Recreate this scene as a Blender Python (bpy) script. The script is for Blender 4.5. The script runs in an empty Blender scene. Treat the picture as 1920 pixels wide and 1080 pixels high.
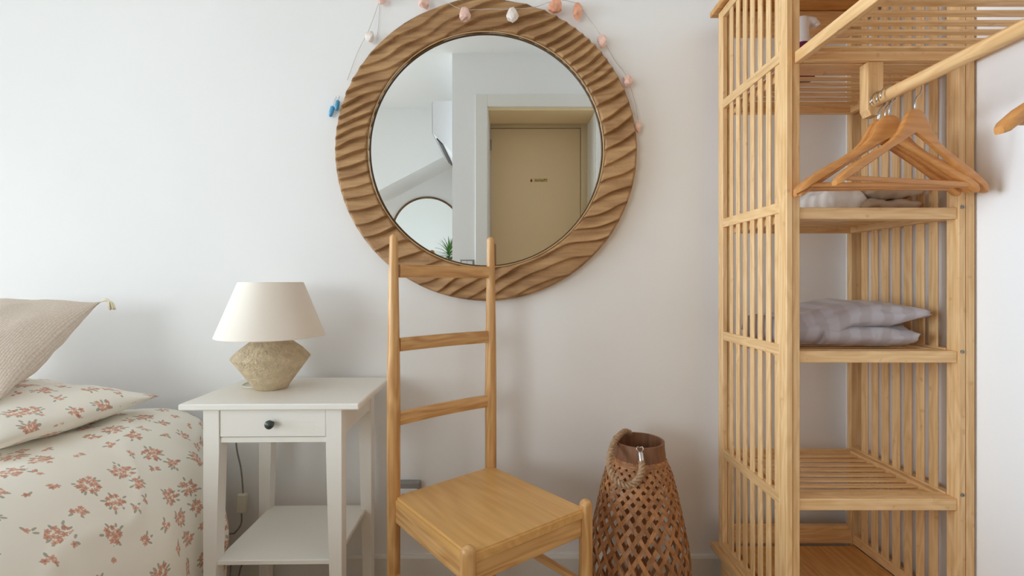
import bpy, bmesh, math, random
from mathutils import Vector, Matrix, noise
PI = math.pi
random.seed(7)
S = bpy.context.scene
COL = S.collection
F, CX, CY, H = 909.0, 954.0, 528.0, 1.02          # focal length (px), principal point, eye height (m)

# ---------------------------------------------------------------- camera
cd = bpy.data.cameras.new('camera'); cam = bpy.data.objects.new('camera', cd); COL.objects.link(cam)
cam.location = (0, 0, H); cam.rotation_euler = (PI/2, 0, 0)
cd.sensor_width = 36; cd.lens = 36*F/1920; cd.clip_start = 0.02
cd.shift_x = (960-CX)/1920; cd.shift_y = -(540-CY)/1920
S.camera = cam
# ---------------------------------------------------------------- world, lights, exposure
w = bpy.data.worlds.new('world'); S.world = w; w.use_nodes = True
w.node_tree.nodes['Background'].inputs[0].default_value = (0.80, 0.90, 1.0, 1)
w.node_tree.nodes['Background'].inputs[1].default_value = 0.3
def area(name, loc, target, sx, sy, power, col):
    l = bpy.data.lights.new(name, 'AREA'); l.shape = 'RECTANGLE'; l.size = sx; l.size_y = sy
    l.energy = power; l.color = col
    o = bpy.data.objects.new(name, l); COL.objects.link(o); o.location = loc
    o.rotation_euler = (Vector(target)-Vector(loc)).to_track_quat('-Z', 'Y').to_euler()
    return o
wl = area('window_daylight', (-4.28, -0.10, 1.25), (0, 0.25, 1.15), 2.2, 2.0, 33, (0.77, 0.89, 1.0))
wl.data.spread = math.radians(60)          # beam narrowed by hand: favours the right wall, spares the back wall's left
area('added_rear_fill', (-2.95, -3.08, 1.45), (-0.9, 1.6, 1.2), 1.9, 1.6, 63, (0.86, 0.96, 1.0))  # unseen frontal source, added to even out the back wall
vs = S.view_settings
vs.view_transform = 'Standard'; vs.look = 'None'; vs.gamma = 1; vs.use_curve_mapping = False
vs.exposure = 0.15
S.cycles.max_bounces = 10; S.cycles.diffuse_bounces = 7; S.cycles.glossy_bounces = 5
S.cycles.sample_clamp_indirect = 6; S.cycles.caustics_reflective = False; S.cycles.caustics_refractive = False

# ---------------------------------------------------------------- dimensions
D = 1.63                   # wall behind the mirror
XR = 1.133                 # wall behind the wardrobe
XL = -4.2                  # wall with the window
ZC = 2.668                 # ceiling
GL = 1.608                 # mirror glass
def P(x, y, Y): return Vector(((x-CX)/F*Y, Y, H-(y-CY)/F*Y))
def R(x, y, d): return Vector(((x-CX)/F*d, 2*GL-d, H-(y-CY)/F*d))     # a place met by way of the mirror

# ---------------------------------------------------------------- materials
class NT:
    def __init__(s, name):
        s.m = bpy.data.materials.new(name); s.m.use_nodes = True
        s.t = s.m.node_tree; s.b = s.t.nodes['Principled BSDF']
    def n(s, typ, **kw):
        nd = s.t.nodes.new(typ)
        for k, v in kw.items():
            if k.startswith('i_'): nd.inputs[k[2:].replace('_', ' ')].default_value = v
            else: setattr(nd, k, v)
        return nd
    def l(s, a, b): s.t.links.new(a, b)
    def put(s, sock, v):
        if isinstance(v, bpy.types.NodeSocket): s.l(v, sock)
        else: sock.default_value = v
    def math(s, op, a, b=None, c=None):
        nd = s.n('ShaderNodeMath', operation=op); s.put(nd.inputs[0], a)
        if b is not None: s.put(nd.inputs[1], b)
        if c is not None: s.put(nd.inputs[2], c)
        return nd.outputs[0]
    def vec(s, op, a, b=None):
        nd = s.n('ShaderNodeVectorMath', operation=op); s.put(nd.inputs[0], a)
        if b is not None: s.put(nd.inputs[1], b)
        return nd
    def mix(s, f, a, b, bt='MIX'):
        nd = s.n('ShaderNodeMix', data_type='RGBA', blend_type=bt)
        s.put(nd.inputs[0], f); s.put(nd.inputs[6], a); s.put(nd.inputs[7], b)
        return nd.outputs[2]
    def step(s, v, lo, hi, a=0.0, b=1.0):
        nd = s.n('ShaderNodeMapRange', interpolation_type='SMOOTHSTEP'); s.put(nd.inputs[0], v)
        for k, q in zip((1, 2, 3, 4), (lo, hi, a, b)): s.put(nd.inputs[k], q)
        return nd.outputs[0]
    def bump(s, h, strength, dist):
        nd = s.n('ShaderNodeBump'); nd.inputs['Strength'].default_value = strength; nd.inputs['Distance'].default_value = dist
        s.l(h, nd.inputs['Height']); s.l(nd.outputs[0], s.b.inputs['Normal'])
def srgb(r, g, b):
    f = lambda c: c/12.92 if c <= 0.04045 else ((c+0.055)/1.055)**2.4
    return (f(r/255), f(g/255), f(b/255), 1)
def plain(name, col, rough=0.5, metal=0.0, noise_scale=0, amt=0.06, bump=0.0, bscale=200, trans=0.0):
    k = NT(name); b = k.b
    b.inputs['Base Color'].default_value = col; b.inputs['Roughness'].default_value = rough; b.inputs['Metallic'].default_value = metal
    if trans: b.inputs['Transmission Weight'].default_value = trans
    tc = k.n('ShaderNodeTexCoord')
    if noise_scale:
        nz = k.n('ShaderNodeTexNoise'); nz.inputs['Scale'].default_value = noise_scale; nz.inputs['Detail'].default_value = 5
        k.l(tc.outputs['Object'], nz.inputs['Vector'])
        lo = tuple(c*(1-amt) for c in col[:3])+(1,); hi = tuple(min(1, c*(1+amt)) for c in col[:3])+(1,)
        k.l(k.mix(k.step(nz.outputs[0], .3, .7), lo, hi), b.inputs['Base Color'])
    if bump:
        n2 = k.n('ShaderNodeTexNoise'); n2.inputs['Scale'].default_value = bscale; n2.inputs['Detail'].default_value = 3
        k.l(tc.outputs['Object'], n2.inputs['Vector']); k.bump(n2.outputs[0], bump, 0.006 if bump > .8 else 0.002)
    return k.m
def wood(name, light, dark, axis='Z', rough=0.45, fine=90.0, stretch=0.035, ring=7.0, var=0.10, contrast=1.0, nodes=False):
    k = NT(name); tc = k.n('ShaderNodeTexCoord'); oi = k.n('ShaderNodeObjectInfo')
    off = k.n('ShaderNodeCombineXYZ'); r100 = k.math('MULTIPLY', oi.outputs['Random'], 37.0)
    for i in range(3): k.l(r100, off.inputs[i])
    p = k.vec('ADD', tc.outputs['Object'], off.outputs[0]).outputs[0]
    def sc(s, st):
        v = [s, s, s]; v['XYZ'.index(axis)] = s*st; return tuple(v)
    n1 = k.n('ShaderNodeTexNoise'); n1.inputs['Scale'].default_value = 1; n1.inputs['Detail'].default_value = 4
    k.l(k.vec('MULTIPLY', p, sc(fine, stretch)).outputs[0], n1.inputs['Vector'])
    n2 = k.n('ShaderNodeTexNoise'); n2.inputs['Scale'].default_value = 1; n2.inputs['Detail'].default_value = 2
    k.l(k.vec('MULTIPLY', p, sc(ring, 0.16)).outputs[0], n2.inputs['Vector'])
    rings = k.math('PINGPONG', k.math('MULTIPLY', n2.outputs[0], 9.0), 0.5)
    g = k.math('ADD', k.math('MULTIPLY', k.step(n1.outputs[0], .3, .72), 0.55), k.math('MULTIPLY', k.step(rings, 0.0, 0.5), 0.45))
    c = k.mix(k.math('MULTIPLY', g, contrast), light, dark)
    if nodes:                                   # the nodes of the bamboo cane: short dark smudges
        n3 = k.n('ShaderNodeTexNoise'); n3.inputs['Scale'].default_value = 1; n3.inputs['Detail'].default_value = 0
        k.l(k.vec('MULTIPLY', p, sc(55.0, 1.0)).outputs[0], n3.inputs['Vector'])
        c = k.mix(k.step(n3.outputs[0], .74, .86, 0, .3), c, tuple(q*.55 for q in dark[:3])+(1,))
    hsv = k.n('ShaderNodeHueSaturation'); k.l(c, hsv.inputs['Color'])
    k.l(k.math('ADD', k.math('MULTIPLY', oi.outputs['Random'], 2*var), 1-var), hsv.inputs['Value'])
    k.l(hsv.outputs[0], k.b.inputs['Base Color']); k.b.inputs['Roughness'].default_value = rough
    k.bump(n1.outputs[0], 0.12, 0.001)
    return k.m
def floral(name, base):
    k = NT(name); tc = k.n('ShaderNodeTexCoord'); uv = tc.outputs['UV']
    def vor(scale, rnd, v):
        nd = k.n('ShaderNodeTexVoronoi', voronoi_dimensions='2D'); nd.inputs['Scale'].default_value = scale
        nd.inputs['Randomness'].default_value = rnd; k.l(v, nd.inputs['Vector']); return nd
    flat = lambda v: k.vec('MULTIPLY', v, (1, 1, 0)).outputs[0]
    v1 = vor(15.0, .62, uv); pos1 = flat(v1.outputs['Position']); s1 = k.n('ShaderNodeSeparateColor'); k.l(v1.outputs['Color'], s1.inputs[0])
    rad = k.math('ADD', k.math('MULTIPLY', k.math('POWER', s1.outputs[0], 1.5), .0215), .0088)
    v2 = vor(86.0, .62, uv); pos2 = flat(v2.outputs['Position']); s2 = k.n('ShaderNodeSeparateColor'); k.l(v2.outputs['Color'], s2.inputs[0])
    loc2 = k.vec('SUBTRACT', flat(uv), pos2).outputs[0]; x2 = k.n('ShaderNodeSeparateXYZ'); k.l(loc2, x2.inputs[0])
    r2 = k.vec('LENGTH', loc2).outputs['Value']
    ang = k.math('ARCTAN2', x2.outputs[1], x2.outputs[0])
    pet = k.math('MULTIPLY', k.math('ADD', k.math('MULTIPLY', k.math('COSINE', k.math('MULTIPLY_ADD', ang, 5.0, k.math('MULTIPLY', s2.outputs[1], 6.0))), .26), 1.0), .0060)
    inpet = k.step(k.math('SUBTRACT', r2, pet), .0006, -.0006)
    d21 = k.vec('LENGTH', k.vec('SUBTRACT', pos2, pos1).outputs[0]).outputs['Value']
    incl = k.math('LESS_THAN', d21, k.math('MULTIPLY', rad, .82))
    fl = k.math('MULTIPLY', inpet, incl)
    uv3 = k.vec('ADD', uv, (.0371, .0513, 0)).outputs[0]
    v3 = vor(84.0, .9, uv3); pos3 = flat(k.vec('SUBTRACT', v3.outputs['Position'], (.0371, .0513, 0)).outputs[0])
    loc3 = k.vec('SUBTRACT', flat(uv), pos3).outputs[0]
    out = k.vec('SUBTRACT', pos3, pos1).outputs[0]; dirn = k.vec('NORMALIZE', out).outputs[0]
    along = k.vec('DOT_PRODUCT', loc3, dirn).outputs['Value']
    across = k.vec('LENGTH', k.vec('CROSS_PRODUCT', loc3, dirn).outputs[0]).outputs['Value']
    ell = k.math('ADD', k.math('POWER', k.math('DIVIDE', along, .0062), 2.0), k.math('POWER', k.math('DIVIDE', across, .0027), 2.0))
    d31 = k.vec('LENGTH', out).outputs['Value']
    ring = k.math('MULTIPLY', k.math('GREATER_THAN', d31, k.math('MULTIPLY', rad, .55)), k.math('LESS_THAN', d31, k.math('ADD', k.math('MULTIPLY', rad, .95), .0035)))
    s3 = k.n('ShaderNodeSeparateColor'); k.l(v3.outputs['Color'], s3.inputs[0])
    lf = k.math('MULTIPLY', k.math('MULTIPLY', k.step(ell, 1.3, .7), ring), k.math('GREATER_THAN', s3.outputs[1], .3))
    rose = k.mix(s2.outputs[0], srgb(206, 132, 102), srgb(228, 170, 142))
    rose = k.mix(k.step(r2, .0022, .0012), rose, srgb(192, 108, 76))
    c = k.mix(k.math('MULTIPLY', lf, .72), base, srgb(140, 141, 124))
    c = k.mix(k.math('MULTIPLY', fl, .82), c, rose)
    k.l(c, k.b.inputs['Base Color']); k.b.inputs['Roughness'].default_value = .85
    k.b.inputs['Sheen Weight'].default_value = .15
    nz = k.n('ShaderNodeTexNoise'); nz.inputs['Scale'].default_value = 900; k.l(uv, nz.inputs['Vector']); k.bump(nz.outputs[0], .08, .001)
    return k.m

M = {}
M['wall'] = plain('wall_paint', srgb(243, 243, 243), .85, noise_scale=1.5, amt=.012, bump=.05, bscale=260)
M['ceiling'] = plain('ceiling_paint', srgb(244, 244, 243), .9)
M['trim'] = plain('trim_paint', srgb(232, 230, 224), .45)
M['floor'] = wood('oak_floor', srgb(200, 178, 150), srgb(172, 146, 116), 'Y', .5)
M['bamboo'] = wood('bamboo', srgb(240, 202, 150), srgb(212, 165, 108), 'Z', .42, fine=160, stretch=.02, ring=18, var=.05, contrast=.9, nodes=True)
M['bamboo_y'] = wood('bamboo_board', srgb(222, 172, 106), srgb(190, 132, 70), 'X', .42, fine=120, stretch=.02, ring=14, var=.03, contrast=.9, nodes=True)
M['oak'] = wood('oiled_oak', srgb(228, 182, 122), srgb(186, 132, 75), 'Z', .38, fine=110, stretch=.03, ring=13, var=.03)
M['oak_seat'] = wood('oiled_oak_seat', srgb(228, 180, 112), srgb(206, 154, 88), 'X', .40, fine=90, stretch=.03, ring=6, var=.02, contrast=.8)
M['beech'] = wood('hanger_beech', srgb(216, 155, 92), srgb(190, 124, 64), 'X', .33, fine=140, stretch=.03, ring=15, var=.05, contrast=.7)
M['mango'] = wood('carved_mango_wood', srgb(190, 150, 104), srgb(146, 106, 68), 'X', .62, fine=75, stretch=.09, ring=5, var=0, contrast=1.0)
M['white_lacquer'] = plain('white_lacquer', srgb(245, 242, 235), .42)
M['knob'] = plain('dark_pewter', srgb(78, 84, 82), .35, .6)
M['mirror'] = plain('mirror_silver', (.90, .93, .92, 1), .0, 1.0)
M['gap'] = plain('shadow_gap_brown', srgb(96, 70, 44), .6)  # brown standing in for the shade between frame and glass
M['rim_gold'] = plain('pale_wood_lip', srgb(206, 170, 120), .5)
M['steel'] = plain('chrome_steel', srgb(205, 205, 205), .18, 1.0)
M['shade'] = plain('linen_shade', srgb(247, 238, 226), .9, bump=.15, bscale=700)
M['clay'] = plain('rough_stoneware', srgb(212, 192, 160), .95, noise_scale=42, amt=.13, bump=1.0, bscale=130)
M['cord'] = plain('grey_cord', srgb(140, 133, 126), .6)
M['switch_white'] = plain('ivory_plastic', srgb(232, 226, 208), .4)
M['outlet_grey'] = plain('grey_plastic', srgb(150, 150, 148), .4)
M['rattan'] = wood('rattan_strip', srgb(196, 140, 92), srgb(140, 90, 54), 'Z', .5, fine=120, stretch=.05, var=.12)
M['collar'] = wood('brown_wood_collar', srgb(150, 104, 74), srgb(110, 72, 50), 'Z', .5, var=0)
M['rope'] = plain('jute_rope', srgb(176, 144, 112), .95, noise_scale=120, amt=.2, bump=.5, bscale=500)
M['floral'] = floral('floral_cotton', srgb(249, 244, 232))
M['quartz'] = plain('rose_quartz', srgb(250, 208, 194), .35, noise_scale=60, amt=.12)
M['quartz_white'] = plain('white_quartz', srgb(240, 228, 220), .35, noise_scale=60, amt=.1)
M['quartz_orange'] = plain('peach_quartz', srgb(238, 172, 140), .35, noise_scale=60, amt=.15)
M['string'] = plain('pale_wire', srgb(205, 198, 190), .5)
M['blue_glass'] = plain('blue_glass', srgb(96, 184, 232), .1, trans=.3)
M['white_cloth'] = plain('white_cotton', srgb(236, 234, 230), .9, bump=.1, bscale=400)
M['beige_cloth'] = plain('beige_cotton', srgb(186, 164, 140), .9, bump=.1, bscale=400)
M['white_plastic'] = plain('white_plastic', srgb(236, 236, 238), .3)
M['purple'] = plain('purple_plastic', srgb(128, 52, 96), .25, trans=.25)
M['door'] = plain('cream_door_paint', srgb(234, 208, 164), .5)
M['door_frame'] = plain('cream_frame_paint', srgb(232, 208, 164), .5)
M['black'] = plain('black_plastic', srgb(28, 26, 26), .4)
M['glass_black'] = plain('lens_glass', srgb(12, 12, 16), .05)
M['leaf'] = plain('palm_leaf', srgb(86, 132, 62), .5, noise_scale=8, amt=.25)
M['terracotta'] = plain('terracotta', srgb(176, 110, 78), .8)
M['bark'] = plain('bark', srgb(120, 92, 62), .9, noise_scale=40, amt=.2)
M['tassel'] = plain('cream_yarn', srgb(238, 228, 202), .9)
M['screw'] = plain('screw_steel', srgb(150, 148, 140), .3, .9)
M['ink_red'] = plain('red_print', srgb(120, 40, 18), .5)
M['ink'] = plain('olive_print', srgb(86, 74, 20), .5)
M['label_yellow'] = plain('yellow_label', srgb(206, 182, 112), .5)
def knit():
    k = NT('knitted_wool'); tc = k.n('ShaderNodeTexCoord')
    wv = k.n('ShaderNodeTexWave', wave_type='BANDS', bands_direction='X'); wv.inputs['Scale'].default_value = 60; wv.inputs['Distortion'].default_value = 1.2; wv.inputs['Detail'].default_value = 2; wv.inputs['Detail Scale'].default_value = 6
    w2 = k.n('ShaderNodeTexWave', wave_type='BANDS', bands_direction='Y'); w2.inputs['Scale'].default_value = 105; w2.inputs['Distortion'].default_value = 2.0
    nz = k.n('ShaderNodeTexNoise'); nz.inputs['Scale'].default_value = 260
    for q in (wv, w2, nz): k.l(tc.outputs['UV'], q.inputs['Vector'])
    h = k.math('ADD', k.math('MULTIPLY', wv.outputs['Fac'], .6), k.math('MULTIPLY', w2.outputs['Fac'], .4))
    c = k.mix(k.step(nz.outputs[0], .3, .7), srgb(228, 211, 196), srgb(247, 236, 224))
    c = k.mix(k.math('MULTIPLY', h, .48), c, srgb(180, 158, 140))
    k.l(c, k.b.inputs['Base Color']); k.b.inputs['Roughness'].default_value = .95; k.bump(h, .4, .002)
    return k.m
M['knit'] = knit()
def satin():
    k = NT('striped_grey_satin'); tc = k.n('ShaderNodeTexCoord')
    wv = k.n('ShaderNodeTexWave', wave_type='BANDS', bands_direction='X'); wv.inputs['Scale'].default_value = 6.2
    k.l(tc.outputs['UV'], wv.inputs['Vector']); s = k.step(wv.outputs['Fac'], .3, .7)
    k.l(k.mix(s, srgb(168, 159, 162), srgb(180, 174, 180)), k.b.inputs['Base Color'])
    k.l(k.math('MULTIPLY_ADD', s, -.15, .55), k.b.inputs['Roughness']); k.b.inputs['Sheen Weight'].default_value = .2
    return k.m
M['satin'] = satin()
def pane():
    k = NT('window_glass'); t = k.n('ShaderNodeBsdfTransparent'); g = k.n('ShaderNodeBsdfGlossy'); g.inputs['Roughness'].default_value = .02
    mx = k.n('ShaderNodeMixShader'); mx.inputs[0].default_value = .06
    k.l(t.outputs[0], mx.inputs[1]); k.l(g.outputs[0], mx.inputs[2])
    k.l(mx.outputs[0], k.t.nodes['Material Output'].inputs['Surface']); return k.m
M['pane'] = pane()

# ---------------------------------------------------------------- object helpers
WM = {}
def put(o, Mw, parent=None):
    WM[o.name] = Mw
    if parent is not None:
        o.parent = parent; o.matrix_basis = WM[parent.name].inverted() @ Mw
    else: o.matrix_basis = Mw
    return o
def tag(o, label=None, cat=None, group=None, kind=None):
    for k, v in (('label', label), ('category', cat), ('group', group), ('kind', kind)):
        if v: o[k] = v
    return o
def thing(name, label, cat, loc, rz=0.0, group=None):
    o = bpy.data.objects.new(name, None); o.empty_display_size = .05; COL.objects.link(o)
    put(o, Matrix.Translation(Vector(loc)) @ Matrix.Rotation(rz, 4, 'Z')); return tag(o, label, cat, group)
def finish(bm, mat, smooth=None):
    bmesh.ops.recalc_face_normals(bm, faces=bm.faces[:])
    me = bpy.data.meshes.new('mesh'); 
    if smooth is not None:
        for f in bm.faces: f.smooth = True
        if smooth < 3.1:
            for e in bm.edges:
                if len(e.link_faces) == 2 and e.calc_face_angle(0) > smooth: e.smooth = False
    bm.to_mesh(me); bm.free(); me.materials.append(mat); return me
def obj(name, me, parent=None, Mw=None):
    o = bpy.data.objects.new(name, me); COL.objects.link(o); me.name = o.name
    return put(o, Mw if Mw is not None else Matrix.Identity(4), parent)
def mesh_at(name, bm, mat, parent=None, smooth=None, base=None):
    """bm in world coordinates; the object gets its origin at base (or at the centre of the box)."""
    if base is None:
        vs_ = [v.co for v in bm.verts]
        base = Vector([(min(v[i] for v in vs_)+max(v[i] for v in vs_))/2 for i in range(3)])
    base = Vector(base); bmesh.ops.translate(bm, verts=bm.verts[:], vec=-base)
    return obj(name, finish(bm, mat, smooth), parent, Matrix.Translation(base))
BOX = {}
def box_mesh(w_, d_, L, mat, bev):
    key = (round(w_, 4), round(d_, 4), round(L, 4), mat.name, bev)
    if key not in BOX:
        bm = bmesh.new(); bmesh.ops.create_cube(bm, size=1); bmesh.ops.scale(bm, vec=(w_, d_, L), verts=bm.verts[:])
        if bev: bmesh.ops.bevel(bm, geom=bm.edges[:], offset=min(bev, .3*min(w_, d_, L)), segments=1, affect='EDGES', profile=.5)
        BOX[key] = finish(bm, mat)
    return BOX[key]
def board(name, parent, a, b, w_, d_, mat, wdir=(1, 0, 0), bev=.0015):
    """a straight board from a to b; w_ across wdir, d_ the other way; grain along local Z"""
    a, b = Vector(a), Vector(b); z = (b-a); L = z.length; z.normalize()
    x = Vector(wdir); x = x-z*x.dot(z)
    if x.length < .01: x = Vector((0, 0, 1)) if abs(z.z) < .9 else Vector((1, 0, 0)); x = x-z*x.dot(z)
    x.normalize(); y = z.cross(x)
    Mw = Matrix((x, y, z)).transposed().to_4x4(); Mw.translation = (a+b)/2
    return obj(name, box_mesh(w_, d_, L, mat, bev), parent, Mw)
def slab(name, parent, lo, hi, mat, bev=.0015):
    """axis-aligned box, long side = local Z"""
    lo, hi = Vector(lo), Vector(hi); s = hi-lo; c = (lo+hi)/2; ax = max(range(3), key=lambda i: s[i])
    h = Vector((0, 0, 0)); h[ax] = s[ax]/2; o1 = [i for i in range(3) if i != ax]
    wd = Vector((0, 0, 0)); wd[o1[0]] = 1
    return board(name, parent, c-h, c+h, s[o1[0]], s[o1[1]], mat, wd, bev)
def prism(pts, lo, hi, axis):
    """polygon pts (2-D) extruded along axis ('X','Y','Z')"""
    bm = bmesh.new(); mk = {'X': lambda p, t: (t, p[0], p[1]), 'Y': lambda p, t: (p[0], t, p[1]), 'Z': lambda p, t: (p[0], p[1], t)}[axis]
    A = [bm.verts.new(mk(p, lo)) for p in pts]; B = [bm.verts.new(mk(p, hi)) for p in pts]
    bm.faces.new(A); bm.faces.new(B[::-1]); n = len(pts)
    for i in range(n): bm.faces.new((A[i], B[i], B[(i+1) % n], A[(i+1) % n]))
    return bm
def lathe(prof, seg=32, c=(0, 0, 0), bm=None, axis=None):
    bm = bm or bmesh.new(); rings = []
    for r, z in prof:
        if r < 1e-6: rings.append([bm.verts.new((c[0], c[1], c[2]+z))])
        else: rings.append([bm.verts.new((c[0]+r*math.cos(2*PI*i/seg), c[1]+r*math.sin(2*PI*i/seg), c[2]+z)) for i in range(seg)])
    for a, b in zip(rings, rings[1:]):
        for i in range(seg):
            j = (i+1) % seg; q = [a[i % len(a)], a[j % len(a)], b[j % len(b)], b[i % len(b)]]; u = []
            for v in q:
                if v not in u: u.append(v)
            if len(u) > 2: bm.faces.new(u)
    return bm
def frames(pts, closed=False):
    n = len(pts); T = []
    for i in range(n):
        a = pts[(i-1) % n] if (closed or i > 0) else pts[i]; b = pts[(i+1) % n] if (closed or i < n-1) else pts[i]
        T.append((b-a).normalized())
    up = Vector((0, 0, 1)) if abs(T[0].z) < .9 else Vector((1, 0, 0))
    U = [(up-T[0]*up.dot(T[0])).normalized()]
    for i in range(1, n): U.append((U[-1]-T[i]*U[-1].dot(T[i])).normalized())
    return T, U, [t.cross(u) for t, u in zip(T, U)]
def tube(pts, r, seg=8, bm=None, closed=False, twist=0.0, orbit=0.0, phase=0.0):
    bm = bm or bmesh.new(); pts = [Vector(p) for p in pts]; T, U, V = frames(pts, closed); rings = []; L = 0
    for i, p in enumerate(pts):
        if i: L += (p-pts[i-1]).length
        rr = r[i] if isinstance(r, (list, tuple)) else r
        a0 = phase+twist*L; c = p+(U[i]*math.cos(a0)+V[i]*math.sin(a0))*orbit
        rings.append([bm.verts.new(c+(U[i]*math.cos(2*PI*k/seg)+V[i]*math.sin(2*PI*k/seg))*rr) for k in range(seg)])
    n = len(rings)
    for i in range(n if closed else n-1):
        a, b = rings[i], rings[(i+1) % n]
        for k in range(seg): bm.faces.new((a[k], a[(k+1) % seg], b[(k+1) % seg], b[k]))
    if not closed: bm.faces.new(rings[0][::-1]); bm.faces.new(rings[-1])
    return bm
def spline(pts, n):
    """Catmull-Rom through pts"""
    pts = [Vector(p) for p in pts]; out = []
    P_ = [pts[0]*2-pts[1]]+pts+[pts[-1]*2-pts[-2]]
    for i in range(1, len(P_)-2):
        for j in range(n):
            t = j/n; a, b, c, d = P_[i-1:i+3]
            out.append(.5*((2*b)+(c-a)*t+(2*a-5*b+4*c-d)*t*t+(3*b-a-3*c+d)*t**3))
    return out+[pts[-1]]
def copy_tree(o, parent=None):
    c = o.copy(); COL.objects.link(c); c.parent = parent
    for ch in list(o.children): copy_tree(ch, c)
    return c
def grid_mesh(fn, nu, nv, uvfn=None, closed=False):
    bm = bmesh.new(); uvl = bm.loops.layers.uv.new('UVMap'); V = [[bm.verts.new(fn(i/nu, j/nv)) for j in range(nv+1)] for i in range(nu+1)]
    for i in range(nu):
        for j in range(nv):
            f = bm.faces.new((V[i][j], V[i+1][j], V[i+1][j+1], V[i][j+1]))
            if uvfn:
                for lp, (a, b) in zip(f.loops, ((i, j), (i+1, j), (i+1, j+1), (i, j+1))): lp[uvl].uv = uvfn(a/nu, b/nv)
    return bm

# ================================================================ the room
def struct(name, lo, hi, mat, parent=None):
    o = slab(name, parent, lo, hi, mat, 0)
    if parent is None: o['kind'] = 'structure'
    return o
YF = 2*GL-3.5              # wall with the doorway, behind the camera
YB = 2*GL-5.1              # far wall with the round mirror
T_ = .15
struct('floor', (XL-.3, -3.3, -.1), (XR+.3, D+.3, 0), M['floor'])
struct('ceiling', (XL-.3, -3.3, ZC), (XR+.3, D+.3, ZC+.1), M['ceiling'])
struct('wall_back', (XL-T_, D, 0), (XR+T_, D+T_, ZC), M['wall'])
struct('wall_right', (XR, YB-.3, 0), (XR+T_, D, ZC), M['wall'])
def multi(name, boxes, mat):
    bm = bmesh.new()
    for lo, hi in boxes:
        r = bmesh.ops.create_cube(bm, size=1); lo, hi = Vector(lo), Vector(hi)
        bmesh.ops.scale(bm, vec=hi-lo, verts=r['verts']); bmesh.ops.translate(bm, vec=(lo+hi)/2, verts=r['verts'])
    return tag(mesh_at(name, bm, mat), kind='structure')
# wall with the window on the bed's side
YR = -3.0
wy0, wy1, wz0, wz1 = -1.25, 1.05, .14, 2.28
multi('wall_left', [((XL-T_, YR-T_, 0), (XL, wy0, ZC)), ((XL-T_, wy1, 0), (XL, D, ZC)), ((XL-T_, wy0, 0), (XL, wy1, wz0)), ((XL-T_, wy0, wz1), (XL, wy1, ZC))], M['wall'])
def window(n, fixed, c0, c1, z0, z1, axis):
    fr = bpy.data.objects.new('window_%d' % n, None); COL.objects.link(fr); fr['kind'] = 'structure'
    q = (lambda t, z, o=0: (fixed+o, t, z)) if axis == 'Y' else (lambda t, z, o=0: (t, fixed+o, z))
    put(fr, Matrix.Translation(Vector(q((c0+c1)/2, z0))))
    mid = (c0+c1)/2; wd = (1, 0, 0) if axis == 'Y' else (0, 1, 0)
    for a, b in (((c0+.03, z0), (c0+.03, z1)), ((c1-.03, z0), (c1-.03, z1)), ((c0, z0+.03), (c1, z0+.03)), ((c0, z1-.03), (c1, z1-.03)), ((mid, z0), (mid, z1))):
        board('window_frame', fr, q(*a), q(*b), .06, .06, M['trim'], wd)
    for a, b in ((c0+.06, mid-.03), (mid+.03, c1-.06)):
        board('pane', fr, q((a+b)/2, z0+.06), q((a+b)/2, z1-.06), .006, b-a, M['pane'], wd, 0)
window(1, XL-T_/2, wy0, wy1, wz0, wz1, 'Y')
# far end: unseen window added for frontal light, then the wall with the round mirror
fx0, fx1, fz0, fz1 = -3.9, -2.0, .65, 2.25
multi('wall_rear', [((XL, YR-T_, 0), (fx0, YR, ZC)), ((fx1, YR-T_, 0), (-1.62, YR, ZC)), ((fx0, YR-T_, 0), (fx1, YR, fz0)), ((fx0, YR-T_, fz1), (fx1, YR, ZC))], M['wall'])
window(2, YR-T_/2, fx0, fx1, fz0, fz1, 'X')
multi('wall_far', [((-1.62, YR-T_, 0), (-1.50, YB, ZC)), ((-1.50, YB-T_, 0), (-.2, YB, ZC))], M['wall'])
# sloped boxed-in ceiling over the far end
sy = 2*GL-4.6; p1, p2 = R(705, 360, 4.6), R(848, 285, 4.6); sl = (p2.z-p1.z)/(p2.x-p1.x)
xa, xb = -1.62, -.40; za, zb = p1.z+sl*(xa-p1.x), p1.z+sl*(xb-p1.x)
bm = prism([(xa, za), (xb, zb), (xb, ZC), (xa, ZC)], YB, sy, 'Y'); tag(mesh_at('ceiling_slope', bm, M['ceiling']), kind='structure')
# wall with the doorway, and the return wall that carries the air conditioner
xs = R(848, 0, 3.5).x; ol, orr = R(914, 0, 3.5).x, R(1118, 0, 3.5).x; oz = R(0, 201, 3.5).z
YD = 2*GL-3.93             # face of the closed door down the doorway
multi('wall_front', [((xs, YF-.36, 0), (ol, YF, ZC)), ((orr, YF-.36, 0), (XR, YF, ZC)), ((ol, YF-.36, oz), (orr, YF, ZC))], M['wall'])
multi('wall_return', [((xs, YB-T_, 0), (xs+.1, YF-.36, ZC))], M['wall'])
tr = bpy.data.objects.new('trim_1', None); COL.objects.link(tr); tr['kind'] = 'structure'; put(tr, Matrix.Translation((ol, YF, 0)))
cw = .088
slab('casing', tr, (ol-cw, YF, 0), (ol, YF+.016, oz+cw), M['trim'], .003)
slab('casing', tr, (orr, YF, 0), (orr+cw, YF+.016, oz+cw), M['trim'], .003)
slab('casing', tr, (ol, YF, oz), (orr, YF+.016, oz+cw), M['trim'], .003)
slab('jamb', tr, (ol, YF-.36, 0), (ol+.006, YF, oz), M['trim'], 0)
slab('jamb', tr, (orr-.006, YF-.36, 0), (orr, YF, oz), M['trim'], 0)
slab('jamb', tr, (ol+.006, YF-.30, oz-.020), (orr-.006, YF-.006, oz), M['door_frame'], 0)
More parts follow.
